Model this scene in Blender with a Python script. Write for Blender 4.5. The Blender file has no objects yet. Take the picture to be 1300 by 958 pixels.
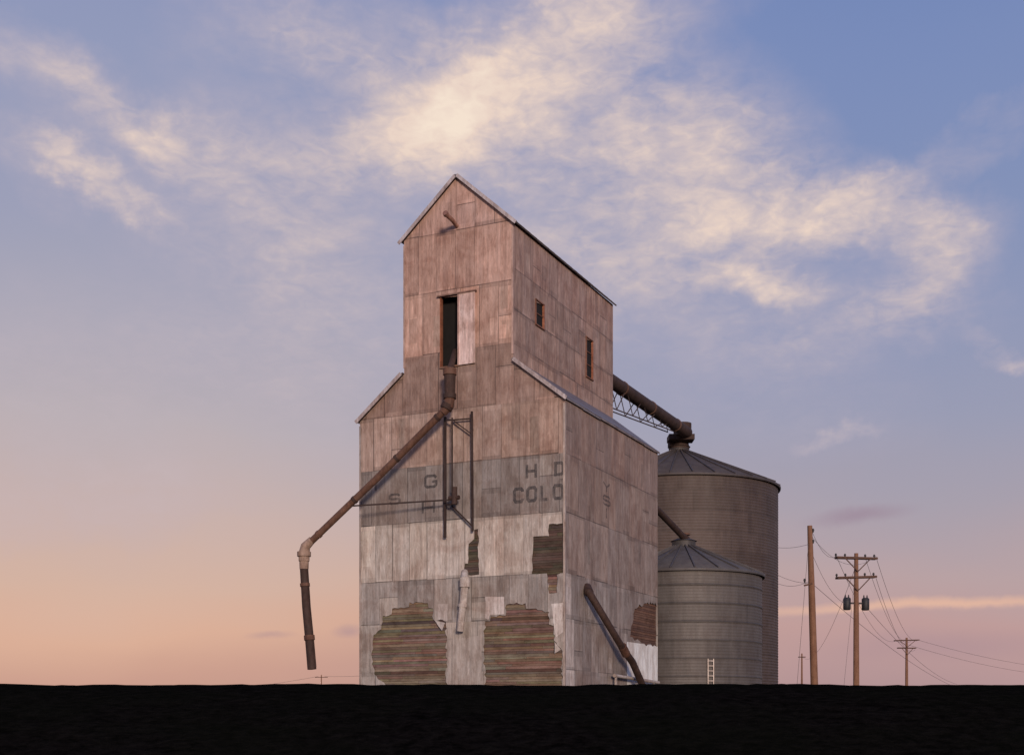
import bpy, math, random
from mathutils import Vector, Matrix
from mathutils.geometry import delaunay_2d_cdt
R = random.Random(7)
scene = bpy.context.scene
COL = scene.collection
F = 1628.0           # focal length in units of the 1300-wide frame
G = 0.37             # level of the yard the buildings stand on (eye level = 0)

def lin(c):
    out = []
    for v in c[:3]:
        v = v/255.0
        out.append(v/12.92 if v <= 0.04045 else ((v+0.055)/1.055)**2.4)
    return tuple(out)

# ------------------------------------------------------------------ camera
cam = bpy.data.cameras.new("camera"); camo = bpy.data.objects.new("camera", cam)
COL.objects.link(camo); scene.camera = camo
cam.sensor_width = 36; cam.lens = F/1300*36; cam.shift_y = 439/1300
cam.clip_start = 0.1; cam.clip_end = 12000
camo.location = (0, 0, 0); camo.rotation_euler = (math.pi/2, 0, 0)

# ------------------------------------------------------------------ geometry helpers
class MB:
    def __init__(s): s.v = []; s.f = []; s.c = []; s.m = []; s.sm = []
    def add(s, vs, fs, col=(1,1,1), mi=0, smooth=False):
        o = len(s.v); s.v += [tuple(v) for v in vs]
        for f in fs:
            s.f.append([o+i for i in f]); s.c.append(col); s.m.append(mi); s.sm.append(smooth)
    def box(s, a, b, col=(1,1,1), mi=0):
        x0,y0,z0 = a; x1,y1,z1 = b
        s.add([(x0,y0,z0),(x1,y0,z0),(x1,y1,z0),(x0,y1,z0),(x0,y0,z1),(x1,y0,z1),(x1,y1,z1),(x0,y1,z1)],
              [(0,3,2,1),(4,5,6,7),(0,1,5,4),(1,2,6,5),(2,3,7,6),(3,0,4,7)], col, mi)
    def beam(s, p, q, w, h, col=(1,1,1), mi=0, up=(0,0,1)):
        p = Vector(p); q = Vector(q); d = (q-p).normalized(); up = Vector(up)
        if abs(d.dot(up)) > 0.98: up = Vector((0,1,0))
        sx = d.cross(up).normalized()*w/2; sy = sx.cross(d).normalized()*h/2
        vs = [p-sx-sy,p+sx-sy,p+sx+sy,p-sx+sy,q-sx-sy,q+sx-sy,q+sx+sy,q-sx+sy]
        s.add(vs, [(0,3,2,1),(4,5,6,7),(0,1,5,4),(1,2,6,5),(2,3,7,6),(3,0,4,7)], col, mi)
    def tube(s, pts, rs, n=14, col=(1,1,1), mi=0, caps=True):
        pts = [Vector(p) for p in pts]
        if not isinstance(rs, (list, tuple)): rs = [rs]*len(pts)
        ref = None; rings = []
        for i, p in enumerate(pts):
            if i == 0: d = pts[1]-p
            elif i == len(pts)-1: d = p-pts[i-1]
            else: d = (pts[i+1]-p).normalized()+(p-pts[i-1]).normalized()
            d.normalize()
            if ref is None:
                ref = Vector((0,1,0)) if abs(d.y) < 0.9 else Vector((1,0,0))
            a = (ref-d*ref.dot(d)).normalized(); b = d.cross(a); ref = a
            rings.append([p+(a*math.cos(k*2*math.pi/n)+b*math.sin(k*2*math.pi/n))*rs[i] for k in range(n)])
        vs = [v for r in rings for v in r]; fs = []
        for i in range(len(pts)-1):
            for k in range(n):
                k2 = (k+1)%n
                fs.append((i*n+k, i*n+k2, (i+1)*n+k2, (i+1)*n+k))
        s.add(vs, fs, col, mi, True)
        if caps:
            s.add(rings[0], [tuple(range(n))[::-1]], col, mi)
            s.add(rings[-1], [tuple(range(n))], col, mi)
    def lathe(s, prof, n=96, col=(1,1,1), mi=0, smooth=True, cx=0, cy=0):
        vs = []; fs = []
        for (r, z) in prof:
            for k in range(n):
                a = 2*math.pi*k/n; vs.append((cx+r*math.cos(a), cy+r*math.sin(a), z))
        for i in range(len(prof)-1):
            for k in range(n):
                k2 = (k+1)%n; fs.append((i*n+k, i*n+k2, (i+1)*n+k2, (i+1)*n+k))
        s.add(vs, fs, col, mi, smooth)

def mk(name, mb, mats, parent=None, loc=(0,0,0), dz=0.0, label=None):
    me = bpy.data.meshes.new(name)
    me.from_pydata([(x,y,z+dz) for x,y,z in mb.v], [], mb.f)
    if not isinstance(mats, (list,tuple)): mats = [mats]
    for m in mats: me.materials.append(m)
    at = me.color_attributes.new("tint", 'FLOAT_COLOR', 'CORNER')
    for p in me.polygons:
        p.material_index = mb.m[p.index]; p.use_smooth = mb.sm[p.index]
        c = mb.c[p.index]
        for li in p.loop_indices: at.data[li].color = (c[0],c[1],c[2],1)
    me.update()
    o = bpy.data.objects.new(name, me); COL.objects.link(o); o.location = loc
    if parent: o.parent = parent
    if label: o["label"] = label
    return o
def top(name, loc, label, cat, group=None, rotz=0):
    o = bpy.data.objects.new(name, None); COL.objects.link(o)
    o.empty_display_size = 0.5; o.location = loc; o.rotation_euler = (0,0,rotz)
    o["label"] = label; o["category"] = cat
    if group: o["group"] = group
    return o

# ------------------------------------------------------------------ materials
def newmat(name):
    m = bpy.data.materials.new(name); m.use_nodes = True
    nt = m.node_tree; b = nt.nodes["Principled BSDF"]
    return m, nt, b
def noise(nt, vec, scale, detail=6, rough=0.6, dist=0.0):
    n = nt.nodes.new("ShaderNodeTexNoise"); n.inputs["Scale"].default_value = scale
    n.inputs["Detail"].default_value = detail; n.inputs["Roughness"].default_value = rough
    n.inputs["Distortion"].default_value = dist
    nt.links.new(vec, n.inputs["Vector"]); return n.outputs["Fac"]
def mapping(nt, vec, scale, rot=(0,0,0), loc=(0,0,0)):
    n = nt.nodes.new("ShaderNodeMapping"); n.inputs["Scale"].default_value = scale
    n.inputs["Rotation"].default_value = rot; n.inputs["Location"].default_value = loc
    nt.links.new(vec, n.inputs["Vector"]); return n.outputs[0]
def mrange(nt, v, a, b, c, d, mode='LINEAR'):
    n = nt.nodes.new("ShaderNodeMapRange"); n.interpolation_type = mode
    for i, x in zip((1,2,3,4), (a,b,c,d)): n.inputs[i].default_value = x
    nt.links.new(v, n.inputs[0]); return n.outputs[0]
def mix(nt, fac, a, b, mode='MIX'):
    n = nt.nodes.new("ShaderNodeMix"); n.data_type = 'RGBA'; n.blend_type = mode; n.clamp_factor = True
    for s, v in ((n.inputs[0], fac), (n.inputs[6], a), (n.inputs[7], b)):
        if isinstance(v, (int,float)): s.default_value = v
        elif isinstance(v, tuple): s.default_value = (v[0],v[1],v[2],1)
        else: nt.links.new(v, s)
    return n.outputs[2]
def math_(nt, op, a, b=None, c=None, clamp=False):
    n = nt.nodes.new("ShaderNodeMath"); n.operation = op; n.use_clamp = clamp
    for i, v in enumerate((a,b,c)):
        if v is None: continue
        if isinstance(v, (int,float)): n.inputs[i].default_value = v
        else: nt.links.new(v, n.inputs[i])
    return n.outputs[0]
def texco(nt): return nt.nodes.new("ShaderNodeTexCoord").outputs["Object"]

def tin(name, metallic=0.1, rough=0.6, rust=0.5, fleck=0.5, streak=(7,7,0.5), contrast=1.0, mottle=0.6, dark=0.55, mo_scale=(2.3,2.3,1.3), fl_scale=(15,15,3.2)):
    m, nt, b = newmat(name)
    oc = texco(nt)
    a = nt.nodes.new("ShaderNodeAttribute"); a.attribute_name = "tint"; c = a.outputs["Color"]
    def M(fac, c, k): return mix(nt, fac, c, mix(nt, 1.0, c, k, 'MULTIPLY'))
    st = noise(nt, mapping(nt, oc, streak), 1.0, 6, 0.7)
    c = mix(nt, 1.0, c, mix(nt, mrange(nt, st, 0.3, 0.7, 0, 1), (1-0.26*contrast,)*3, (1+0.22*contrast,)*3), 'MULTIPLY')
    mo = noise(nt, mapping(nt, oc, mo_scale, loc=(7,3,1)), 1.0, 9, 0.74, 0.3)
    c = M(mrange(nt, mo, 0.50, 0.60, 0, mottle), c, (1.28,1.36,1.42))
    c = M(mrange(nt, mo, 0.49, 0.40, 0, mottle), c, (0.62,0.54,0.50))
    bl = noise(nt, oc, 0.7, 8, 0.66, 0.5)
    c = M(mrange(nt, bl, 0.50, 0.60, 0, rust), c, (0.72,0.62,0.58))
    fl = noise(nt, mapping(nt, oc, fl_scale, loc=(1,5,2)), 1.0, 6, 0.75)
    c = M(mrange(nt, fl, 0.54, 0.62, 0, fleck), c, (1.5,1.48,1.48))
    c = M(mrange(nt, fl, 0.45, 0.37, 0, dark), c, (0.52,0.45,0.41))
    nt.links.new(c, b.inputs["Base Color"])
    b.inputs["Metallic"].default_value = metallic
    nt.links.new(mrange(nt, st, 0.2, 0.8, rough-0.12, rough+0.2), b.inputs["Roughness"])
    bp = nt.nodes.new("ShaderNodeBump"); bp.inputs["Strength"].default_value = 0.5; bp.inputs["Distance"].default_value = 0.05
    big = noise(nt, mapping(nt, oc, (2.2,2.2,1.1)), 1.0, 4, 0.5)
    nt.links.new(math_(nt, 'ADD', big, math_(nt, 'MULTIPLY', fl, 0.12)), bp.inputs["Height"])
    nt.links.new(bp.outputs[0], b.inputs["Normal"])
    return m

M_tin = tin("weathered_tin_sheet", streak=(10,10,.4), contrast=1.1, rust=.55, mottle=.5, dark=.6, fleck=.5, mo_scale=(2.8,2.8,1.0), fl_scale=(17,17,2.6))
M_roof = tin("galvanized_roof", 0.3, 0.5, 0.5, 0.3)
M_bin = tin("grain_bin_steel", 0.25, 0.58, 0.35, 0.10, streak=(2.5,2.5,0.25), contrast=0.65, mottle=.2, dark=.15)
M_pipe = tin("rusty_pipe", 0.0, 0.75, 0.7, 0.6, streak=(6,6,6), contrast=1.0, mottle=.7)
M_wood = tin("old_boards", 0.0, 0.9, 0.5, 0.3, streak=(0.8,0.8,12), contrast=0.8, mottle=.65, dark=.55, mo_scale=(1.0,1.0,2.4), fl_scale=(3,3,11))
M_pole = tin("utility_pole_wood", 0.0, 0.85, 0.3, 0.2, streak=(12,12,0.5), contrast=1.0, mottle=.3)
def plain(name, c, rough=0.7, metallic=0.0):
    m, nt, b = newmat(name)
    n1 = noise(nt, texco(nt), 4, 6, 0.6)
    nt.links.new(mix(nt, mrange(nt, n1, 0.3,0.7,0,1), tuple(x*0.7 for x in c), tuple(x*1.25 for x in c)), b.inputs["Base Color"])
    b.inputs["Roughness"].default_value = rough; b.inputs["Metallic"].default_value = metallic
    return m
M_dark = plain("interior_shade_black", (0.010,0.008,0.008), 0.95)  # near-black colour stands in for the shade inside openings
M_wire = plain("wire_metal", (0.15,0.125,0.13), 0.7)
M_grey = plain("transformer_paint", (0.03,0.03,0.035), 0.6)
def letpaint(name, lo, hi):
    m, nt, b = newmat(name)
    b.inputs["Base Color"].default_value = (0.075,0.07,0.078,1); b.inputs["Roughness"].default_value = 0.8
    tr = nt.nodes.new("ShaderNodeBsdfTransparent"); mx = nt.nodes.new("ShaderNodeMixShader")
    nn = noise(nt, mapping(nt, texco(nt), (6,6,3.5), loc=(3,3,3)), 1.0, 8, 0.75)
    nt.links.new(mrange(nt, nn, 0.40, 0.58, lo, hi), mx.inputs[0])
    nt.links.new(tr.outputs[0], mx.inputs[1]); nt.links.new(b.outputs[0], mx.inputs[2])
    nt.links.new(mx.outputs[0], nt.nodes["Material Output"].inputs[0]); return m
M_let = letpaint("worn_lettering_paint", .3, .7); M_let2 = letpaint("ghost_lettering_paint", .18, .55)

# ------------------------------------------------------------------ elevator placement
KB = 1.45            # display tone -> surface albedo
def tone(c, var=0.0, k=KB):
    l = lin(c); f = k*(1+R.uniform(-var, var)); w = R.uniform(-var, var)*0.25
    return (min(l[0]*f*(1+w), .85), min(l[1]*f, .85), min(l[2]*f*(1-w), .85))
CX, CY = 1.646, 40.0
UX, UY = 0.4266, 0.9044   # direction of the elevator's long side
elev = top("grain_elevator", (CX, CY, G), "tall weathered wooden grain elevator clad in rusty torn tin sheets", "grain elevator",
           rotz=-math.atan2(UX, UY))
def fr(px, py, y=0.0):    # surveyed sight line -> point on the vertical plane y=const of the elevator
    a = (px-650)/F; bb = (918-py)/F
    k = (y+CX*UX+CY*UY)/(a*UX+UY)
    return ((k*a-CX)*UY-(k-CY)*UX, y, k*bb)
def sd(px, py, x=0.0):
    a = (px-650)/F; bb = (918-py)/F
    k = (x+CX*UY-CY*UX)/(a*UY-UX)
    return (x, (k*a-CX)*UX+(k-CY)*UY, k*bb)
def part(name, mb, mats, parent=elev, label=None): return mk(name, mb, mats, parent, dz=-G, label=label)

W, D = 7.48, 8.95
T1, T2 = 1.79, 5.77; TC = 3.78
ZE, ZS, ZH, ZP = 10.15, 11.55, 15.95, 17.72

def inpoly(p, poly):
    x, y = p; c = False; n = len(poly)
    for i in range(n):
        x1,y1 = poly[i]; x2,y2 = poly[i-1]
        if (y1 > y) != (y2 > y) and x < (x2-x1)*(y-y1)/(y2-y1)+x1: c = not c
    return c
def jag(poly, step=0.11, amp=0.05):
    """ragged, partly stepped outline like tin torn along its nail rows"""
    out = []
    for i in range(len(poly)):
        a = Vector(poly[i]); b = Vector(poly[(i+1)%len(poly)]); L = (b-a).length
        n = max(1, int(L/step)); nr = Vector((-(b-a).y, (b-a).x))/max(L,1e-6)
        for k in range(n):
            p = a.lerp(b, k/n)
            if k: p = p+nr*R.choice([-1,-.4,.3,1])*amp*R.uniform(.3,1)+(b-a).normalized()*R.uniform(-.3,.3)*step
            out.append((p.x, p.y))
    return out
def panels(x0, x1, rows, w=0.69, special=0.16):
    out = []
    for r in range(len(rows)-1):
        z0, z1 = rows[r], rows[r+1]
        x = x0-R.uniform(0, w)
        while x < x1:
            ww = w*(R.choice([1,1,1,2]) if R.random() < 0.5 else 1)*R.uniform(.94,1.04)
            zz0 = z0+R.uniform(-.02,.02)
            if R.random() < special and z1-z0 > 1.2:
                zm = z0+(z1-z0)*R.uniform(.35,.65)
                out += [(x,x+ww,zz0,zm),(x,x+ww,zm,z1)]
            else: out.append((x,x+ww,zz0,z1))
            x += ww
    return out
def clad(name, outline, holes, pans, tonef, to3d, seam=0.012, flip=False, label=None, extra=[], dents=0):
    vs = []; es = []
    def addp(poly):
        o = len(vs); vs.extend(Vector(p) for p in poly); n = len(poly)
        es.extend((o+i, o+(i+1)%n) for i in range(n))
    addp(outline)
    for h in holes: addp(h)
    for e in extra: addp(e[0])
    rects = []; smalls = []
    for (x0,x1,z0,z1) in pans:
        s = seam*R.uniform(.3,1.2); s2 = seam*R.uniform(.3,1.2)
        r = (x0+s, x1-s2, z0+seam*R.uniform(.7,1.6), z1-seam*R.uniform(.5,1.2))
        addp([(r[0],r[2]),(r[1],r[2]),(r[1],r[3]),(r[0],r[3])])
        c = tonef((x0+x1)/2, (z0+z1)/2); rects.append((r, c))
        for which in (0,1):
            if dents and R.random() < .6:
                h = R.uniform(.05,.16); f = R.choice([.74,.8,.86,.9,1.14])
                q = (r[0],r[1],r[2],r[2]+h) if which == 0 else (r[0],r[1],r[3]-h,r[3])
                smalls.append((q, tuple(v*f for v in c)))
                zz = q[3] if which == 0 else q[2]
                o = len(vs); vs.extend([Vector((q[0]+.001,zz)),Vector((q[1]-.001,zz))]); es.append((o,o+1))
    for _ in range(dents):
        r, c = R.choice(rects)
        if r[3]-r[2] < .5: continue
        w = R.uniform(.12,.45); h = R.uniform(.3,1.2)
        x0 = R.uniform(r[0]+.02, max(r[0]+.03, r[1]-w)); z0 = R.uniform(r[2]+.02, max(r[2]+.03, r[3]-h))
        q = (x0, min(x0+w, r[1]-.015), z0, min(z0+h, r[3]-.015))
        if q[1]-q[0] < .06: continue
        f = R.choice([.80,.88,1.1,1.2]); g = R.uniform(.98,1.05)
        smalls.append((q, (c[0]*f, c[1]*f*g, c[2]*f*g)))
        addp([(q[0],q[2]),(q[1],q[2]),(q[1],q[3]),(q[0],q[3])])
    ov, oe, of, *_ = delaunay_2d_cdt(vs, es, [], 0, 1e-5)
    mb = MB(); mb.v = [to3d(v.x, v.y) for v in ov]
    for f in of:
        cx = sum(ov[i].x for i in f)/3; cz = sum(ov[i].y for i in f)/3
        if not inpoly((cx,cz), outline) or any(inpoly((cx,cz), h) for h in holes): continue
        col = None
        for e in extra:
            if inpoly((cx,cz), e[0]): col = e[1]
        if col is None:
            for r, c in smalls:
                if r[0] <= cx <= r[1] and r[2] <= cz <= r[3]: col = c; break
        if col is None:
            for r, c in rects:
                if r[0] <= cx <= r[1] and r[2] <= cz <= r[3]: col = c; break
        if col is None:
            t = tonef(cx, cz); k = R.choice([.32,.42,.58]); col = (t[0]*k, t[1]*k, t[2]*k)
        mb.f.append(list(f)[::-1] if flip else list(f)); mb.c.append(col); mb.m.append(0); mb.sm.append(False)
    return part(name, mb, M_tin, label=label)

ROWS = [0.2,1.7,3.3,4.72,6.62,8.45,10.2,12.1,14.1,16.0,17.9]
def tone_front(x, z):
    if z > 16: return tone((163,135,126), .10)
    if z > 14.1: return tone((161,132,121), .12)
    if z > 12.1: return tone((168,139,127), .12)
    if z > 10.2: return tone((137,115,106), .14)
    if z > 8.45: return tone((146,126,117), .12)
    if z > 6.62: return tone((120,112,109), .09)
    if z > 4.72: return tone((166,157,151), .07)
    if z > 3.9: return tone((135,128,125), .11)
    return tone((145,138,134), .14)
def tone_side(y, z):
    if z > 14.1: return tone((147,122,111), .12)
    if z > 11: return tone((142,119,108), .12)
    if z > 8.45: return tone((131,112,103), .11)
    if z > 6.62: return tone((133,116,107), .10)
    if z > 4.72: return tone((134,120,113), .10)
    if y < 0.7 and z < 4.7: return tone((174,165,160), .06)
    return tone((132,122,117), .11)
def P2(lst): return [(fr(a,b)[0], fr(a,b)[2]) for a,b in lst]
def S2(lst, x=0): return [(sd(a,b,x)[1], sd(a,b,x)[2]) for a,b in lst]

outF = [(0,.2),(0,ZE),(-T1,ZS),(-T1,ZH),(-TC,ZP),(-T2,ZH),(-T2,ZS),(-W,ZE),(-W,.2)]
door_hole = P2([(560,378),(581,376),(581,463),(560,466)])
holesF = [door_hole,
  jag(P2([(697,665),(717,664),(717,727),(707,729),(707,752),(697,753),(694,727),(675,728),(677,681),(697,680)]), .13, .03),
  jag(P2([(588,730),(590,715),(594,715),(595,690),(602,684),(602,672),(607,671),(608,729)]), .14, .03),
  jag(P2([(484,798),(486,781),(497,779),(498,772),(519,770),(520,764),(543,765),(544,771),(550,772),(550,786),(566,789),(567,905),(486,905),(489,868),(478,858),(472,842),(474,806)]), .10, .05),
  jag(P2([(616,788),(622,788),(623,782),(642,781),(643,767),(667,765),(668,772),(688,774),(697,776),(697,792),(703,794),(703,812),(714,826),(712,905),(618,905),(614,828)]), .10, .05)]
extraF = [(jag(P2([(616,757),(640,757),(640,779),(622,780),(620,786),(616,784)]),.2,.02), tone((176,168,166))),
          (jag(P2([(700,766),(717,764),(717,800),(706,808)]),.2,.03), tone((184,178,176))),
          (jag(P2([(556,766),(568,766),(568,788),(556,786)]),.2,.02), tone((160,153,151))),
          (jag(P2([(568,812),(612,806),(612,890),(568,890)]),.25,.03), tone((148,140,136)))]
clad("wall", outF, holesF, panels(-W,0,ROWS), tone_front, lambda x,z:(x,0,z), extra=extraF, dents=45,
     label="front wall of torn, rust-streaked tin sheets over boards")
holeS = jag(S2([(806,772),(822,764),(837,768),(837,822),(818,816),(800,808)]), .14, .08)
extraS = [(S2([(796,814),(837,820),(837,880),(796,880)]), tone((208,202,200)))]
clad("wall", [(0,.2),(D,.2),(D,ZE),(0,ZE)], [holeS], panels(0,D,ROWS[:7]), tone_side, lambda y,z:(0,y,z), extra=extraS, dents=25,
     label="side wall of streaked tin sheets with a torn patch")
win1 = S2([(680,383),(690,388),(690,416),(680,411)], -T1)
win2 = S2([(744,430),(752,434),(752,482),(744,477)], -T1)
clad("wall", [(0,ZS-.2),(D,ZS-.2),(D,ZH),(0,ZH)], [win1,win2], panels(0,D,[ZS-.2,12.1,13.2,14.5,16.0]), tone_side, lambda y,z:(-T1,y,z), dents=22,
     label="upper side wall of streaked tin sheets with narrow windows")
clad("wall", [(0,.2),(D,.2),(D,ZE),(0,ZE)], [], panels(0,D,ROWS[:7]), tone_side, lambda y,z:(-W,y,z), flip=True)
clad("wall", [(0,ZS-.2),(D,ZS-.2),(D,ZH),(0,ZH)], [], panels(0,D,[ZS-.2,12.1,14.1,16.0]), tone_side, lambda y,z:(-T2,y,z), flip=True)
clad("wall", outF, [], panels(-W,0,ROWS), tone_front, lambda x,z:(x,D,z), flip=True)

# timber crib behind the tin
mb = MB(); z = 0.2
while z < 7.4:
    h = R.uniform(.065,.10); dy = R.uniform(.035,.05)
    c = tone(R.choice([(108,93,82),(101,87,78),(114,98,86),(94,82,74),(105,88,76)]), .10)
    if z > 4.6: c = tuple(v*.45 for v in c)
    if R.random() < .08: c = tone((72,60,53))
    x = -W+.06
    while x < -.06:
        x2 = min(-.06, x+R.uniform(1.0,3)); mb.box((x,dy,z),(x2,.2,z+h-.007), tuple(v*R.uniform(.84,1.14) for v in c)); x = x2+.008
    z += h
z = .2
while z < 5:
    h = R.uniform(.07,.1); dx = R.uniform(.035,.05)
    mb.box((-.2,.25,z),(-dx,D-.06,z+h-.009), tone(R.choice([(90,65,55),(80,58,50),(95,70,58)]), .12)); z += h
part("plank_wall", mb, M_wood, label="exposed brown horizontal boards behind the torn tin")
mb = MB(); mb.box((-W+.1,.22,.25),(-.22,D-.2,9.9)); part("interior_shade_box", mb, M_dark)  # solid block, its black colour painted in for the unlit inside
mb = MB(); mb.box((-T2+.1,.35,11.0),(-T1-.6,D-.2,15.8)); part("interior_shade_box", mb, M_dark)  # same painted-in darkness behind the upper door

# roofs
def slab(mb, xa, za, xb, zb, y0, y1, th, col):
    n = Vector((za-zb, 0, xb-xa)).normalized()*th
    if n.z < 0: n = -n
    vs = [(xa,y0,za),(xb,y0,zb),(xb+n.x,y0,zb+n.z),(xa+n.x,y0,za+n.z),(xa,y1,za),(xb,y1,zb),(xb+n.x,y1,zb+n.z),(xa+n.x,y1,za+n.z)]
    mb.add(vs, [(0,3,2,1),(4,5,6,7),(0,1,5,4),(1,2,6,5),(2,3,7,6),(3,0,4,7)], col)
rc = tone((105,98,100)); tc = tone((166,157,158))
mb = MB()
slab(mb, -TC,ZP+.03, -T1+.09,ZH-.05, -.10,D+.1,.05,rc); slab(mb, -TC,ZP+.034, -T2-.09,ZH-.046, -.103,D+.103,.05,rc)
for k in range(18):
    y = .1+k*.5
    slab(mb, -TC,ZP+.07, -T1+.093,ZH-.005, y,y+.04,.02,rc); slab(mb, -TC,ZP+.074, -T2-.093,ZH-.001, y,y+.04,.02,rc)
roof = part("roof", mb, M_roof, label="steep gabled tin roof with pale rake trim")
for sg, T in ((1,T1),(-1,T2)):
    mb = MB(); slab(mb, -TC,ZP-.03+(.003*sg), -T+.12*sg,ZH-.13, -.135-.002*sg,-.106,.11,tc); part("rake_trim", mb, M_roof, parent=roof)
for x0,x1 in ((-T1,.04),(-T2,-W-.04)):
    sg = 1 if x1 > 0 else -1
    mb = MB(); slab(mb, x0,ZS+.03, x1,ZE-.0, -.10,D+.1,.03,rc)
    r2 = part("roof", mb, M_roof, label="sloping shoulder roof of tin with pale edge")
    mb = MB(); slab(mb, x0+.02*sg,ZS-.04, x1+.03*sg,ZE-.08, -.135,-.106,.12,tc); part("rake_trim", mb, M_roof, parent=r2)
    mb = MB(); xx = x1+.004*sg; y = -.1
    while y < D+.05:      # worn eave flashing in short, slightly uneven lengths
        y2 = min(D+.1, y+R.uniform(.8,1.6)); dz = R.uniform(-.02,.015)
        mb.box((min(xx,xx+.012*sg),y,ZE-.05+dz),(max(xx,xx+.012*sg),y2-.02,ZE+.015+dz*.3), tone((118,108,106),.2)); y = y2
    part("eave_trim", mb, M_roof, parent=r2)

# loading door
dx0 = fr(582,420)[0]; dx1 = fr(604,420)[0]; zt = fr(590,373)[2]; zb = fr(590,463)[2]
mb = MB(); mb.box((dx0,-.075,zb),(dx1,-.035,zt), tone((190,170,166)))
mb.box((dx0+.01,-.09,zb+.02),(dx0+.06,-.074,zt-.02), tone((166,142,136)))
mb.box((dx1-.06,-.09,zb+.02),(dx1-.01,-.074,zt-.02), tone((174,152,146)))
door = part("door", mb, M_tin, label="pale sliding tin door standing open")
mb = MB(); x0 = fr(556,420)[0]; mb.box((x0,-.1,zt+.005),(dx1+.05,-.02,zt+.05), tone((110,88,80)))
part("rail", mb, M_pipe, parent=door)
mb = MB(); xo0 = door_hole[0][0]; xo1 = door_hole[1][0]; zo1 = door_hole[0][1]; zo0 = door_hole[2][1]
oc_ = tone((120,74,54))
mb.box((xo0-.03,-.03,zo0),(xo0+.015,.1,zo1), oc_); mb.box((xo1-.02,.02,zo0),(xo1+.0,.1,zo1), oc_)
mb.box((xo0-.04,-.05,zo0-.06),(xo1+.04,.17,zo0-.003), tone((110,84,72)))
part("frame", mb, M_wood, parent=door)
# side windows
for hl in (win1, win2):
    y0,y1 = hl[0][0], hl[1][0]
    z1 = max(hl[0][1],hl[1][1]); z0 = min(hl[2][1],hl[3][1])
    mb = MB(); c = tone((108,76,64)); x = -T1
    mb.box((x-.06,y0-.03,z0),(x+.03,y0+.02,z1),c); mb.box((x-.06,y1-.03,z0),(x+.031,y1+.03,z1),tone((134,86,66)))
    mb.box((x-.06,y0-.04,z1),(x+.04,y1+.04,z1+.04),c); mb.box((x-.06,y0-.04,z0-.04),(x+.05,y1+.04,z0),c)
    n = 3 if z1-z0 > 1 else 2
    for k in range(1,n):
        zz = z0+(z1-z0)*k/n; mb.box((x-.025,y0+.021,zz-.012),(x-.005,y1-.031,zz+.012),c)
    w = part("window", mb, M_wood, label="narrow dark window opening with weathered wooden frame")
    mb = MB(); mb.box((x-.055,y0+.022,z0),(x-.03,y1-.032,z1)); part("opening_shade_fill", mb, M_dark, parent=w)  # near-black sheet set in the opening in place of its shade

def trim(*bx):
    mb = MB()
    for a,b_,c in bx: mb.box(a,b_,c)
    part("corner_trim", mb, M_tin)
trim(((-.05,-.022,.2),(.022,-.002,ZE-.15), tone((152,140,134),.05)), ((.002,-.002,.2),(.022,.06,ZE-.15), tone((136,124,119))))
trim(((-T1-.04,-.02,ZS+.2),(-T1+.02,-.002,ZH-.15), tone((168,143,134))), ((-T1+.002,-.002,ZS+.2),(-T1+.02,.05,ZH-.15), tone((146,122,113))))
trim(((-W-.02,-.02,.2),(-W+.05,-.002,ZE-.15), tone((140,130,126))))
trim(((-T2-.02,-.02,ZS+.2),(-T2+.05,-.002,ZH-.15), tone((150,128,119))))

# loading spout
rust = tone((100,72,60), 0, 1.1); rustd = tone((66,48,43),0,1.0); pale = tone((136,114,102),0,1.3)
mb = MB()
mb.tube([fr(578,446,.25), fr(575,456,-.1), fr(571,470,-.55)], .10, col=rustd)
mb.tube([fr(571,468,-.6), fr(571,476,-.6)], [.22,.22], col=rust)
mb.tube([fr(571,474,-.6), fr(571,500,-.6)], [.19,.17], col=rustd)
mb.tube([fr(571,500,-.6), fr(571,506,-.6)], .21, col=rustd)
mb.tube([fr(571,504,-.6), fr(570,515,-.62), fr(562,524,-.68)], [.17,.165,.13], col=rust)
mb.tube([fr(569,513,-.62), fr(566,519,-.65)], .2, col=rustd)
spout = part("loading_spout", mb, M_pipe, label="long rusty loading spout hanging from the upper door")
mb = MB()
A_ = Vector(fr(566,519,-.65)); B_ = Vector(fr(393,689,-1.0))
Cm = A_.lerp(B_,.5)-Vector((0,0,.05))
mb.tube([A_,Cm,B_], .115, col=rust)
for t in (.06,.35,.66,.93):
    p = A_.lerp(B_, t)-Vector((0,0,.05*(1-abs(2*t-1)))); d = (B_-A_).normalized()*.05
    mb.tube([p-d,p+d], .133, col=rustd if t < .9 else rust)
part("pipe", mb, M_pipe, parent=spout)
mb = MB()
mb.tube([fr(396,685,-1), fr(388,693,-1), fr(386,702,-1), fr(386,712,-1)], [.13,.165,.185,.18], col=pale)
mb.tube([fr(386,700,-1), fr(386,706,-1)], .23, col=pale)
mb.tube([fr(386,709,-1), fr(386,722,-1)], [.16,.15], col=pale)
part("elbow", mb, M_pipe, parent=spout, label="dull galvanized elbow")
mb = MB()
mb.tube([fr(386,721,-1), fr(389,770,-1), fr(393,812,-1)], [.14,.145,.15], col=rustd)
mb.tube([fr(392.5,806,-1), fr(393,812,-1)], .18, col=rust)
mb.tube([fr(393,812,-1), fr(396,849,-1)], [.15,.15], col=rustd)
mb.tube([fr(387,740,-1), fr(387.3,744,-1)], .165, col=rust)
mb.beam(Vector(fr(398,812,-1)), Vector(fr(401,846,-1)), .03,.03, rustd)
part("pipe", mb, M_pipe, parent=spout, label="dark rusty drop pipe")
mb = MB(); fc = tone((58,44,42),0,1.0); yy = -.16
def bar(a, b, w=.055, y=yy, y2=None): mb.beam(Vector(fr(a[0],a[1],y)), Vector(fr(b[0],b[1],y if y2 is None else y2)), w, w, fc)
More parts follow.
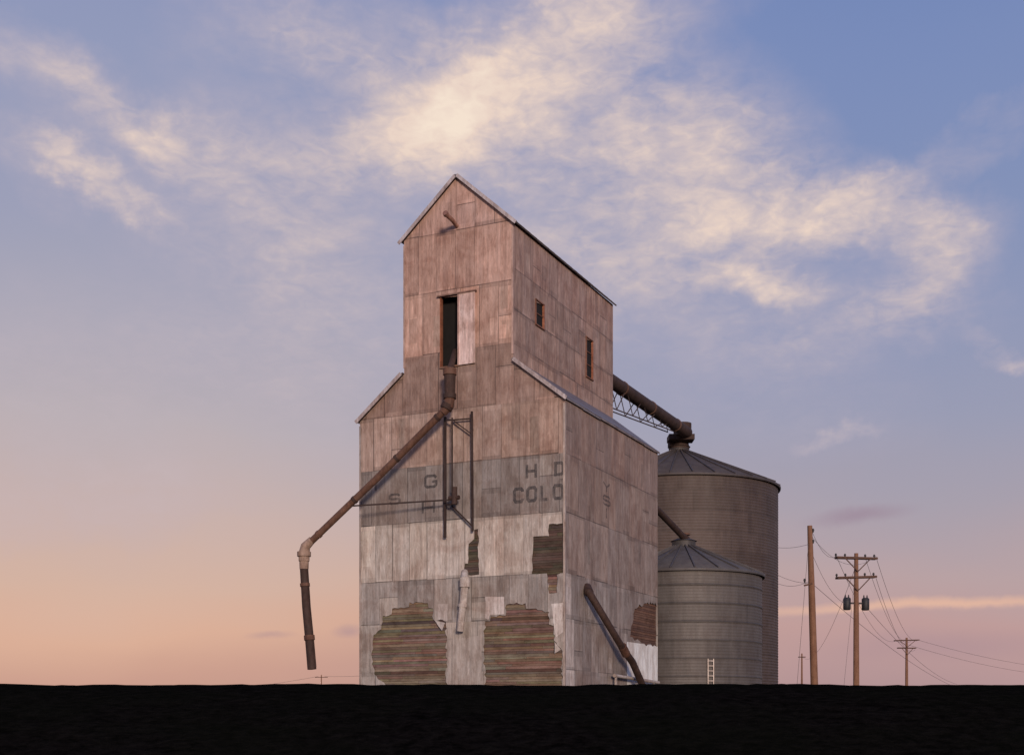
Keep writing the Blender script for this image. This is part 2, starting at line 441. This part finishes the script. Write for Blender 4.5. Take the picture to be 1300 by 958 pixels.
bar((565,529),(565,682),.075); bar((599,522),(600,674),.06); bar((574,530),(574,640),.04,-.4)
bar((574,533),(599,531),.04); bar((576,534),(599,551),.035)
bar((574,642),(600,668),.045)
for yv in (545,600,660):
    for xv in (565,600):
        mb.beam(Vector(fr(xv,yv,yy)), Vector(fr(xv,yv,.0)), .05,.05, fc)
bar((574,533),(565,533),.05,-.4,yy); bar((574,640),(565,640),.05,-.4,yy)
part("spout_frame", mb, M_pipe, label="dark steel support frame bolted to the wall")
mb = MB()
mb.beam(Vector(fr(445,642,-.9)), Vector(fr(574,634,-.4)), .045,.045, fc)
mb.tube([fr(577,618,-.4), fr(577,640,-.4)], [.09,.1], col=rustd)
mb.tube([fr(570,632,-.4), fr(583,631,-.4)], .07, col=rustd)
part("stay_rod", mb, M_pipe)
mb = MB(); mb.tube([fr(581,288,.05), fr(574,279,-.4), fr(566,272,-.8)], .07, col=tone((140,108,96)))
mb.tube([fr(567,273,-.75), fr(565,270,-.85)], .09, col=tone((120,90,82)))
part("gable_stub_pipe", mb, M_pipe)
mb = MB(); gc = tone((152,143,139))
mb.tube([fr(590,733,-.2), fr(590,745,-.2)], .17, col=gc); mb.tube([fr(590,744,-.2), fr(584,801,-.2)], [.125,.115], col=gc)
mb.tube([fr(587.7,766,-.2), fr(587.3,770,-.2)], .145, col=gc); mb.tube([fr(590,726,.06), fr(590,735,-.2)], .12, col=gc)
part("wall_chute", mb, M_pipe, label="pale short drop chute on the front wall")
mb = MB()
mb.tube([sd(746,747,.1), sd(748,752,.25), sd(792,825,.45), sd(803,840,.45), sd(822,884,.5)], [.12,.12,.12,.125,.13], col=rustd)
mb.tube([sd(790,820,.45), sd(795,830,.45)], .15, col=rust); mb.tube([sd(745,745,.02), sd(748,752,.22)], .15, col=rustd)
part("side_pipe", mb, M_pipe, label="dark rusty discharge pipe sloping down the side wall")
mb = MB(); mb.tube([sd(780,857,.2), sd(836,866,.2)], .06, col=gc); mb.beam(sd(782,857,.2), sd(782,895,.2), .06,.06, gc)
mb.beam(sd(830,866,.2), sd(830,890,.2), .06,.06, gc)
part("side_rail", mb, M_pipe)
for (a,b_,c_) in [((552,787),(565,790),(561,800)),((704,814),(712,824),(704,829))]:
    pa = fr(*a,-.01); pb = fr(*b_,-.01); pc = fr(*c_,-.06)
    m_ = tuple((pa[i]+pc[i])/2+(R.uniform(-.04,.04) if i != 1 else -.02) for i in range(3))
    mb = MB(); mb.add([pa,pb,pc,m_],[(0,1,2),(0,2,3)], tone((150,142,138))); part("torn_flap", mb, M_tin)

# ghost lettering: block strokes
GL = {'C':[[(1,.76),(1,.84),(.84,1),(.16,1),(0,.84),(0,.16),(.16,0),(.84,0),(1,.16),(1,.24)]],
      'O':[[(.5,1),(.84,1),(1,.84),(1,.16),(.84,0),(.16,0),(0,.16),(0,.84),(.16,1),(.5,1)]],
      'G':[[(1,.80),(.84,1),(.16,1),(0,.84),(0,.16),(.16,0),(.84,0),(1,.16),(1,.46),(.6,.46)]],
      'D':[[(-.05,1),(.8,1),(1,.82),(1,.18),(.8,0),(-.05,0)],[(.15,.1),(.15,.9)]],
      'H':[[(0,-.09),(0,1.09)],[(1,-.09),(1,1.09)],[(.1,.5),(.9,.5)]],
      'L':[[(.1,1.09),(.1,0),(.8,0)]], 'I':[[(.5,-.09),(.5,1.09)]], 'Y':[[(0,1),(.5,.5),(1,1)],[(.5,.42),(.5,-.05)]],
      'S':[[(1,.82),(.84,1),(.16,1),(0,.84),(0,.6),(.16,.5),(.84,.5),(1,.4),(1,.16),(.84,0),(.16,0),(0,.18)]]}
def letter(ch, x, z, w, h, side=False, mat=None):
    st = h*.20; mb = MB()
    for line in GL[ch]:
        pts = [Vector(((p[0]-.5)*(w-st), p[1]*(h-st)+st/2)) for p in line]
        L = []
        for i, p in enumerate(pts):
            d1 = (p-pts[i-1]).normalized() if i else (pts[1]-p).normalized()
            d2 = (pts[i+1]-p).normalized() if i < len(pts)-1 else d1
            t = (d1+d2).normalized(); nrm = Vector((-t.y,t.x)); k = st/2/max(.5, nrm.dot(Vector((-d1.y,d1.x))))
            L.append((p+nrm*k, p-nrm*k))
        vs = []
        for a, b_ in L:
            for q in (a,b_): vs.append((.006, x+q.x, z+q.y) if side else (x+q.x, -.006, z+q.y))
        mb.add(vs, [(2*i,2*i+1,2*i+3,2*i+2) for i in range(len(L)-1)])
    part("painted_lettering", mb, mat or M_let, label="faded dark painted letter on the wall")
def TF(body, px0, px1, pyb, pyt, mat=None, mats=None):
    n = len(body); step = (px1-px0)/n
    for i, ch in enumerate(body):
        if ch == ' ': continue
        dy = -(i-(n-1)/2)*step*.09
        a = fr(px0+step*(i+.08), pyb+dy); b2 = fr(px0+step*(i+.92), pyb+dy); t_ = fr(px0+step*(i+.5), pyt+dy)
        letter(ch, (a[0]+b2[0])/2, a[2], b2[0]-a[0], t_[2]-a[2], mat=(mats[i] if mats else mat))
TF("H D", 666, 718, 606, 587); TF("COLO", 650, 717, 637, 616, mats=[M_let,M_let,M_let2,M_let])
TF("I", 470, 484, 623, 606, M_let2); TF("G", 537, 557, 620, 602); TF("H", 534, 554, 652, 636, M_let2); TF("S", 492, 510, 641, 626, M_let2)
for ch, py in (("Y",625),("S",642),("I",658)):
    p = sd(770,py); letter(ch, p[1], p[2], .7, .36, True, M_let2)

# ------------------------------------------------------------------ grain bins
def grain_bin(px, Y, Rr, ze, za, label, wc, rcol, pitch, amp, band, nrib, groove):
    X = (px-650)/F*Y
    e = top("grain_bin", (X, Y, G), label, "grain bin", "round steel grain bins")
    mb = MB(); prof = []; H = ze-G; n = int(H/pitch*5)
    for i in range(n+1):
        z = H*i/n; r = Rr+amp*math.sin(2*math.pi*z/pitch)
        if (z % band) < pitch*.5: r += groove
        prof.append((r, z))
    mb.lathe(prof, 128, wc)
    for i in range(len(mb.f)):
        ring = i//128; seg = i%128; z = H*ring/n; b_ = int(z/band); s_ = (seg+b_*3)//9
        rr = random.Random(b_*131+s_*17); f = .94+.12*rr.random()
        f *= .91+.18*random.Random(b_*7+nrib).random()
        if (z % band) < pitch*.5: f *= .82 if groove == 0 else .66
        if (seg+b_*3) % 9 == 0: f *= .90
        mb.c[i] = tuple(c*f for c in wc)
    mk("bin_wall", mb, M_bin, e)
    mb = MB(); rz = za-G; ro = Rr+.12
    mb.lathe([(ro-.01,H-.12),(ro,H-.1),(ro+.01,H-.02),(.45,rz-.15)], 96, rcol)
    for k in range(nrib):
        a = 2*math.pi*(k+.5)/nrib
        p = Vector((math.cos(a)*ro, math.sin(a)*ro, H-.0)); q = Vector((math.cos(a)*.45, math.sin(a)*.45, rz-.13))
        mb.beam(p, q, .05, .09, tuple(c*1.12 for c in rcol))
    mb.tube([(0,0,rz-.2),(0,0,rz+.08)], .48, 24, tuple(c*.7 for c in rcol)); mb.tube([(0,0,rz+.08),(0,0,rz+.18)], [.54,.3], 24, rcol)
    mk("roof", mb, M_bin, e)
    return e, X, Y, H
big, bX, bY, bH = grain_bin(862, 61, 4.62, 11.05, 13.05, "large round grain bin of dark brownish corrugated steel with conical roof",
      tone((86,75,72),0,1.1), tone((82,76,77),0,1.05), .13, .008, .9, 30, .0)
sml, sX, sY, sH = grain_bin(868, 52, 3.12, 5.95, 7.3, "smaller round grey steel grain bin with ribbed conical roof",
      tone((97,92,91),0,1.05), tone((90,87,89),0,1.05), .12, .004, .70, 22, .022)
mb = MB(); mb.tube([(0,0,7.3-G),(0,0,7.3-G+.35)], [.2,.16], col=rustd); mb.tube([(0,0,7.3-G+.33),(0,0,7.3-G+.4)], .26, col=rust)
mk("cap", mb, M_pipe, sml)
a = math.radians(-79); mb = MB(); lc = tone((160,152,148))
for s_ in (-.11,.11):
    p = Vector((math.cos(a)*3.2-math.sin(a)*s_, math.sin(a)*3.2+math.cos(a)*s_, 0)); mb.beam(p, p+Vector((0,0,2.1)), .035,.035, lc)
for k in range(11):
    z = .12+k*.19; c1 = Vector((math.cos(a)*3.2+math.sin(a)*.11, math.sin(a)*3.2-math.cos(a)*.11, z)); c2 = Vector((math.cos(a)*3.2-math.sin(a)*.11, math.sin(a)*3.2+math.cos(a)*.11, z))
    mb.beam(c1, c2, .035,.035, lc)
mk("highlight_ladder", mb, M_roof, sml)  # pale ladder sized to stand in for a white reflection on the bin

# overhead conveyor from the headhouse to the big bin
def wp(px, py, Y): return Vector(((px-650)/F*Y, Y, (918-py)/F*Y))
s0 = wp(756,470,49.3); s1 = wp(872,549,60.2)
con = top("overhead_conveyor", s0, "rusty overhead grain conveyor tube on a light truss above the bins", "conveyor")
def rel(v): return Vector(v)-s0
mb = MB(); mb.tube([rel(s0), rel(s1)], .27, 18, col=rustd)
for t in (.25,.55,.85):
    p = s0.lerp(s1,t); d = (s1-s0).normalized()*.05; mb.tube([rel(p-d),rel(p+d)], .295, 18, col=rust)
mk("tube", mb, M_pipe, con)
mb = MB(); hd = wp(868,548,60.6)
mb.tube([rel(hd+Vector((-.1,-.3,.32))), rel(hd+Vector((-.1,-.3,-.25)))], [.42,.42], 18, col=rustd)
mb.box(tuple(rel(hd)+Vector((-.75,-.5,-.45))), tuple(rel(hd)+Vector((.45,.4,-.2))), rustd)
mb.tube([rel(wp(862,557,61)), rel(wp(862,570,61))], [.42,.5], 18, col=rustd)
mb.tube([rel(wp(852,559,60.8)), rel(wp(852,567,60.8))], .16, 12, col=rustd)
mk("discharge_head", mb, M_pipe, con)
mb = MB(); q0 = wp(756,512,49.3); q1 = wp(852,548,58.8); tcn = tone((80,66,66),0,1.1)
off = Vector((.3,-.1,0))
for sgn in (-1,1):
    mb.beam(rel(q0)+off*sgn*.5, rel(q1)+off*sgn*.5, .04,.04, tcn)
    for k in range(5):
        ta = k/5; tb = (k+1)/5
        u = s0.lerp(s1, (ta+.1)*.86); l = q0.lerp(q1, tb); l0 = q0.lerp(q1, ta)
        mb.beam(rel(u)+off*sgn*.5, rel(l)+off*sgn*.5, .03,.03, tcn); mb.beam(rel(u)+off*sgn*.5, rel(l0)+off*sgn*.5, .03,.03, tcn)
mk("truss", mb, M_pipe, con)
p0 = wp(828,640,48.6); p1 = wp(872,686,52.0)
gs = top("grain_spout", p1, "dark rusty spout running down onto the smaller grain bin", "pipe")
mb = MB(); mb.tube([p0-p1, Vector((0,0,0))], .13, 14, col=rustd); mb.tube([(p0-p1)*.1, Vector((0,0,0))], .17, 14, col=rustd)
mk("pipe", mb, M_pipe, gs)

# ------------------------------------------------------------------ utility poles
pc = tone((126,92,73),0,1.15); pcd = tone((92,68,58),0,1.15)
def insul(p, par):
    mb = MB(); mb.tube([p, p+Vector((0,0,.12)), p+Vector((0,0,.2))], [.03,.07,.04], 8); mk("insulator", mb, M_grey, par)
def pole(px, py, Y, label, lean=0, r=.17, arms=(), braces=False, trans=False, rot=0):
    X = (px-650)/F*Y; zt = (918-py)/F*Y-G
    e = top("utility_pole", (X, Y, G), label, "utility pole", "utility poles with wires")
    mb = MB(); mb.tube([(lean,0,-.2),(lean*.4,0,zt*.6),(0,0,zt)], [r,r*.85,r*.62], 12, col=pc)
    mk("pole", mb, M_pole, e)
    u = Vector((math.cos(rot), math.sin(rot), 0)); v = Vector((-u.y,u.x,0))
    for (dz, hw, tilt) in arms:
        mb = MB()
        for s_ in (-1,1):
            o = v*(r*.75)*s_
            mb.beam(o-u*hw+Vector((0,0,zt-dz-tilt)), o+u*hw+Vector((0,0,zt-dz+tilt)), .10,.12, pcd)
        mb.beam(-v*r+u*hw*.8+Vector((0,0,zt-dz+tilt*.8)), v*r+u*hw*.8+Vector((0,0,zt-dz+tilt*.8)), .05,.05,pcd)
        a = mk("crossarm", mb, M_pole, e)
        if Y < 120:
            for f in (-.95,-.5,.5,.95): insul(u*hw*f+v*r*.75+Vector((0,0,zt-dz+tilt*f+.06)), a)
        if braces:
            mb = MB()
            for s_ in (-1,1): mb.beam(-v*(r+.02)+u*hw*.62*s_+Vector((0,0,zt-dz-.05)), -v*(r+.02)+Vector((0,0,zt-dz-.8)), .05,.05, pcd)
            mk("brace", mb, M_pole, e)
    if trans:
        for s_ in (-1,1):
            mb = MB(); c = u*.58*s_+Vector((0,0,zt-3.3))
            mb.tube([c,c+Vector((0,0,.05)),c+Vector((0,0,.66)),c+Vector((0,0,.72))], [.18,.22,.22,.15], 16)
            for k in (-.1,.1): mb.tube([c+u*k+Vector((0,0,.7)), c+u*k+Vector((0,0,.88))], [.05,.03], 8)
            mb.beam(c+Vector((0,0,.4)), Vector((0,0,zt-2.9)), .06,.1)
            mk("transformer", mb, M_grey, e)
    return e
pA = pole(1028,667,64,"tall bare wooden utility pole leaning slightly beside the bins", lean=.28, r=.2)
zt = (918-667)/F*64-G
for dz in (.35,.9): insul(Vector((.15,-.05,zt-dz)), pA)
for dz in (2.75,): insul(Vector((-.28,-.12,zt-dz-.1)), pA)
mb = MB(); mb.beam((-.32,-.14,zt-3.0),(.1,-.14,zt-2.9),.06,.08,pcd); mk("bracket", mb, M_pole, pA)
pB = pole(1087,702,74.6,"wooden utility pole with double crossarms and two dark transformers", r=.19, arms=((.28,1.27,.0),(1.4,1.22,.06)), braces=True, trans=True, rot=.2)
pC = pole(1151,809,149,"distant wooden utility pole with two crossarms", r=.2, arms=((.3,1.5,.05),(1.2,1.1,0)), braces=True, rot=.15)
pD = pole(1018,829,183,"thin distant wooden utility pole with small crossarm", r=.16, arms=((.5,.5,0),))
pE = pole(408,856,264,"far distant utility pole with a crossarm on open land", r=.16, arms=((.5,1.3,0),))
def wire(p, q, sag, r=.009):
    p = Vector(p); q = Vector(q); o = p.copy(); pts = []
    for i in range(25):
        t = i/24; v = p.lerp(q,t); v.z -= 4*sag*t*(1-t); pts.append(v-o)
    mb = MB(); mb.tube(pts, r, 5, caps=False)
    w = mk("power_line", mb, M_wire, None, loc=o)
    w["label"] = "thin dark overhead wire strung between utility poles"; w["category"] = "wire"; w["group"] = "overhead power lines"
wire(wp(1030,672,64), wp(1061,706,74.3), .5); wire(wp(1030,680,64), wp(1111,706,74.8), .9)
wire(wp(1030,700,64), wp(1074,766,74.4), .5); wire(wp(1026,740,64), wp(940,690,70), .5)
wire(wp(1028,690,64), wp(930,668,72), .6); wire(wp(1026,738,64), wp(960,718,74), .6)
wire(wp(1112,706,74.8), wp(1166,812,149), 1.6,.012); wire(wp(1062,706,74.3), wp(1137,813,149), 1.6,.012)
wire(wp(1098,706,74.8), wp(1158,812,149), 1.9,.012); wire(wp(1112,733,74.8), wp(1162,824,149), 1.6,.012)
wire(wp(1033,742,64), wp(1240,880,149), 1.0,.012); wire(wp(1098,768,74.6), wp(1215,868,140), .8,.012)
wire(wp(1166,812,149), wp(1420,850,215), 1.2,.017); wire(wp(1137,813,149), wp(1420,858,215), 1.5,.017)
wire(wp(1027,682,64), wp(1009,905,62), 0,.010); wire(wp(1087,712,74.6), wp(1068,905,72), 0,.009)
wire(wp(1088,714,74.6), wp(1018,833,183), 2.2,.012)
wire(wp(412,858,264), wp(560,846,200), .5,.022); wire(wp(404,858,264), wp(230,880,330), .5,.025)

# ------------------------------------------------------------------ ground
def gz(x, y):
    t = min(max((y-2.5)/(12.35-2.5),0),1); s = t*t*(3-2*t)
    z = -1.6+(G+1.6)*s
    z += .006*math.sin(x*1.7+y*.9)+.004*math.sin(x*4.1-y*2.3)
    return z
ys = [-2500,-600,-150,-40,-12,-4]+[-1+.16*i for i in range(100)]+[16,18,22,28,36,50,80,140,300,800,2500,6000]
xs_half = [.15*i for i in range(1,70)]+[12,15,20,30,50,90,180,400,1000,3000,6000]
xs = [-x for x in xs_half[::-1]]+[0]+xs_half
mb = MB(); mb.v = [(x,y,gz(x,y)+(R.uniform(-.012,.008) if 0<y<15 and abs(x)<12 else 0)) for y in ys for x in xs]
nx = len(xs)
for j in range(len(ys)-1):
    for i in range(nx-1):
        mb.f.append([j*nx+i,j*nx+i+1,(j+1)*nx+i+1,(j+1)*nx+i]); mb.c.append((1,1,1)); mb.m.append(0); mb.sm.append(True)
M_g, nt, b = newmat("dark_soil")
oc = texco(nt)
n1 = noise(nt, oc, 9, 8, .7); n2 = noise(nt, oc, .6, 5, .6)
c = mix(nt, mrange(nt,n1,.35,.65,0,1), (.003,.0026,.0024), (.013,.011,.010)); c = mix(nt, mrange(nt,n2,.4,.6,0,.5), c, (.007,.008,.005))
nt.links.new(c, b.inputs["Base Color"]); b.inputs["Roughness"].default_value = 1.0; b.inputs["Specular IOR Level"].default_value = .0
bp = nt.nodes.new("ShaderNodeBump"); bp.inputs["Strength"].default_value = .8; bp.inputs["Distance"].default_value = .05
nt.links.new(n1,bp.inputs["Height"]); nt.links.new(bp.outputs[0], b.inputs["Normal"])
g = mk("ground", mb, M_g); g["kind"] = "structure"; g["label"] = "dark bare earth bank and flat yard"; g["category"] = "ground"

# ------------------------------------------------------------------ sky
SUN_EL, SUN_AZ = 11.0, 170.0   # low afterglow behind the viewer; azimuth clockwise from +Y
wld = bpy.data.worlds.new("World"); scene.world = wld; wld.use_nodes = True
nt = wld.node_tree; nt.nodes.clear()
out = nt.nodes.new("ShaderNodeOutputWorld"); bg = nt.nodes.new("ShaderNodeBackground"); nt.links.new(bg.outputs[0], out.inputs[0])
dirv = nt.nodes.new("ShaderNodeTexCoord").outputs["Generated"]
sep = nt.nodes.new("ShaderNodeSeparateXYZ"); nt.links.new(dirv, sep.inputs[0])
az = math_(nt,'MULTIPLY', math_(nt,'ARCTAN2', sep.outputs[0], sep.outputs[1]), 57.2958)
el = math_(nt,'MULTIPLY', math_(nt,'ARCSINE', sep.outputs[2]), 57.2958)
def AE(px, py):
    dx = (px-650)/F; return math.degrees(math.atan(dx)), math.degrees(math.atan((918-py)/F/math.sqrt(1+dx*dx)))
def ramp(stops, fac):
    n = nt.nodes.new("ShaderNodeValToRGB"); cr = n.color_ramp
    stops = sorted(stops)
    while len(cr.elements) < len(stops): cr.elements.new(.5)
    for e, (p, c) in zip(cr.elements, stops): e.position = p; e.color = (*lin(c),1)
    nt.links.new(fac, n.inputs[0]); return n.outputs[0]
wob = noise(nt, mapping(nt, dirv, (2.6,2.6,7)), 1.0, 4, .55)
elw = math_(nt,'ADD', el, math_(nt,'MULTIPLY', math_(nt,'SUBTRACT', wob, .5), 4.5))
fe = math_(nt,'DIVIDE', elw, 60.0, clamp=True)
def E(py): return math.degrees(math.atan((918-py)/F))/60.0
left = ramp([(0,(192,150,136)),(E(860),(202,157,141)),(E(800),(217,173,150)),(E(740),(212,178,161)),(E(650),(200,177,172)),(E(550),(186,175,179)),(E(430),(170,167,182)),(E(280),(156,159,184)),(E(100),(146,154,186)),(E(0),(139,149,186)),(.75,(110,124,168)),(1,(90,104,150))], fe)
right = ramp([(0,(170,141,144)),(E(860),(181,149,150)),(E(800),(190,155,153)),(E(740),(184,161,163)),(E(650),(167,159,172)),(E(550),(154,156,179)),(E(430),(144,152,183)),(E(280),(132,146,184)),(E(100),(122,140,185)),(E(0),(116,136,184)),(.75,(98,117,167)),(1,(84,100,150))], fe)
sky = mix(nt, mrange(nt, az, -16, 17, 0, 1, 'SMOOTHSTEP'), left, right)
w1 = nt.nodes.new("ShaderNodeTexNoise"); w1.inputs["Scale"].default_value = 8; w1.inputs["Detail"].default_value = 6; w1.inputs["Roughness"].default_value = .6
nt.links.new(dirv, w1.inputs["Vector"])
sw = nt.nodes.new("ShaderNodeSeparateColor"); nt.links.new(w1.outputs["Color"], sw.inputs[0])
def warped(amt):
    c_ = nt.nodes.new("ShaderNodeCombineXYZ")
    nt.links.new(math_(nt,'ADD', az, math_(nt,'MULTIPLY', math_(nt,'SUBTRACT', sw.outputs[0], .5), amt)), c_.inputs[0])
    nt.links.new(math_(nt,'ADD', el, math_(nt,'MULTIPLY', math_(nt,'SUBTRACT', sw.outputs[1], .5), amt)), c_.inputs[1])
    return c_.outputs[0]
wv = warped(6.5); wv2 = warped(1.5)
K = math.degrees(1/F)
def blobs(lst, vec, gs=1.0):
    tot = None
    for (px,py,rx,ry,ang,s) in lst:
        a_, e_ = AE(px,py)
        m_ = nt.nodes.new("ShaderNodeMapping"); m_.vector_type = 'TEXTURE'
        m_.inputs["Location"].default_value = (a_,e_,0); m_.inputs["Rotation"].default_value = (0,0,math.radians(ang))
        m_.inputs["Scale"].default_value = (rx*K*gs,ry*K*gs,1)
        nt.links.new(vec, m_.inputs["Vector"])
        l = nt.nodes.new("ShaderNodeVectorMath"); l.operation = 'LENGTH'; nt.links.new(m_.outputs[0], l.inputs[0])
        v = mrange(nt, l.outputs["Value"], 1.0, 0.0, 0, s, 'SMOOTHSTEP')
        tot = v if tot is None else math_(nt,'ADD', tot, v)
    return tot
CL = [(580,145,130,80,-5,.66),(595,130,60,40,10,.18),(455,85,180,80,-15,.42),(475,192,130,55,10,.48),(660,110,180,110,20,.28),(740,45,260,60,20,.36),
 (830,115,240,90,-15,.42),(900,200,250,100,-25,.38),(780,225,210,95,-20,.26),(1000,260,220,72,-15,.44),(950,290,130,40,0,.22),
 (1140,272,140,52,-15,.50),(1200,325,62,90,-50,.32),(1175,392,85,60,10,.54),(985,372,105,34,-5,.78),(1080,430,190,52,5,.33),(1200,195,140,24,20,.26),
 (60,100,180,46,-25,.48),(170,160,130,40,-30,.32),(125,237,130,22,-24,.66),(20,190,100,50,-20,.36),(260,190,190,55,5,.30),(260,250,200,75,-10,.24),(330,60,150,60,10,.30),
 (420,290,200,150,-30,.32),(720,320,280,120,-15,.34),(870,340,230,90,-10,.26),(1285,448,55,16,-20,.5),(1065,550,50,12,10,.32),(100,470,260,130,0,.22),(930,480,260,90,-15,.18),(380,440,240,140,-30,.26),(120,620,260,70,8,.20)]
den = blobs(CL, wv, 1.28)
nA = noise(nt, mapping(nt, dirv, (14,10,26), rot=(0,.5,0)), 1.0, 7, .58, .45)
nB = noise(nt, mapping(nt, dirv, (64,20,140), rot=(0,.5,0), loc=(4,2,9)), 1.0, 4, .52, .7)
fb = math_(nt,'ADD', math_(nt,'MULTIPLY', nA, .68), math_(nt,'MULTIPLY', nB, .32))
amp_ = math_(nt,'MULTIPLY', den, 1.9, clamp=True)
v = math_(nt,'ADD', den, math_(nt,'MULTIPLY', math_(nt,'MULTIPLY', math_(nt,'SUBTRACT', fb, .5), 2.1), amp_))
cv = mrange(nt, v, .02, 1.5, 0, 1)
cc = ramp([(0,(182,172,190)),(.25,(199,184,191)),(.5,(219,199,193)),(.75,(238,214,198)),(1,(251,231,210))], cv)
al = math_(nt,'POWER', cv, .8)
sky = mix(nt, mrange(nt, al, 0,.8,0,.92), sky, cc)
warm = blobs([(1130,770,420,9,0,.9),(1250,771,260,7,0,.5),(100,790,360,60,0,.25)], wv2)
sky = mix(nt, math_(nt,'MULTIPLY',warm,.8,clamp=True), sky, lin((226,182,160)))
dusk = blobs([(1090,656,80,15,6,.7),(440,800,26,12,0,.5),(345,806,40,8,0,.4),(1200,820,200,26,0,.3)], wv2)
sky = mix(nt, math_(nt,'MULTIPLY',dusk,.8,clamp=True), sky, lin((152,128,146)))
sky = mix(nt, mrange(nt, el, -1.5, 0, 1, 0), sky, (.03,.025,.025))
ns = nt.nodes.new("ShaderNodeTexSky"); ns.sky_type = 'NISHITA'; ns.sun_disc = False
ns.sun_elevation = math.radians(SUN_EL); ns.sun_rotation = math.radians(SUN_AZ)
sky = mix(nt, 1.0, sky, mix(nt, 1.0, ns.outputs[0], (.0008,.0006,.0003), 'MULTIPLY'), 'ADD')
nt.links.new(sky, bg.inputs[0]); bg.inputs[1].default_value = 1.0
wld.cycles.sampling_method = 'MANUAL'; wld.cycles.sample_map_resolution = 512

sl = bpy.data.lights.new("sun", 'SUN'); so = bpy.data.objects.new("sun", sl); COL.objects.link(so)
sl.energy = 2.4; sl.angle = math.radians(9); sl.color = (1.0,.79,.63)
a_ = math.radians(SUN_AZ+6); e_ = math.radians(SUN_EL)
a_ = math.radians(SUN_AZ)
tow = Vector((math.sin(a_)*math.cos(e_), math.cos(a_)*math.cos(e_), math.sin(e_)))
so.rotation_euler = tow.to_track_quat('Z','Y').to_euler()
scene.view_settings.view_transform = 'Standard'; scene.view_settings.look = 'None'; scene.view_settings.exposure = 0
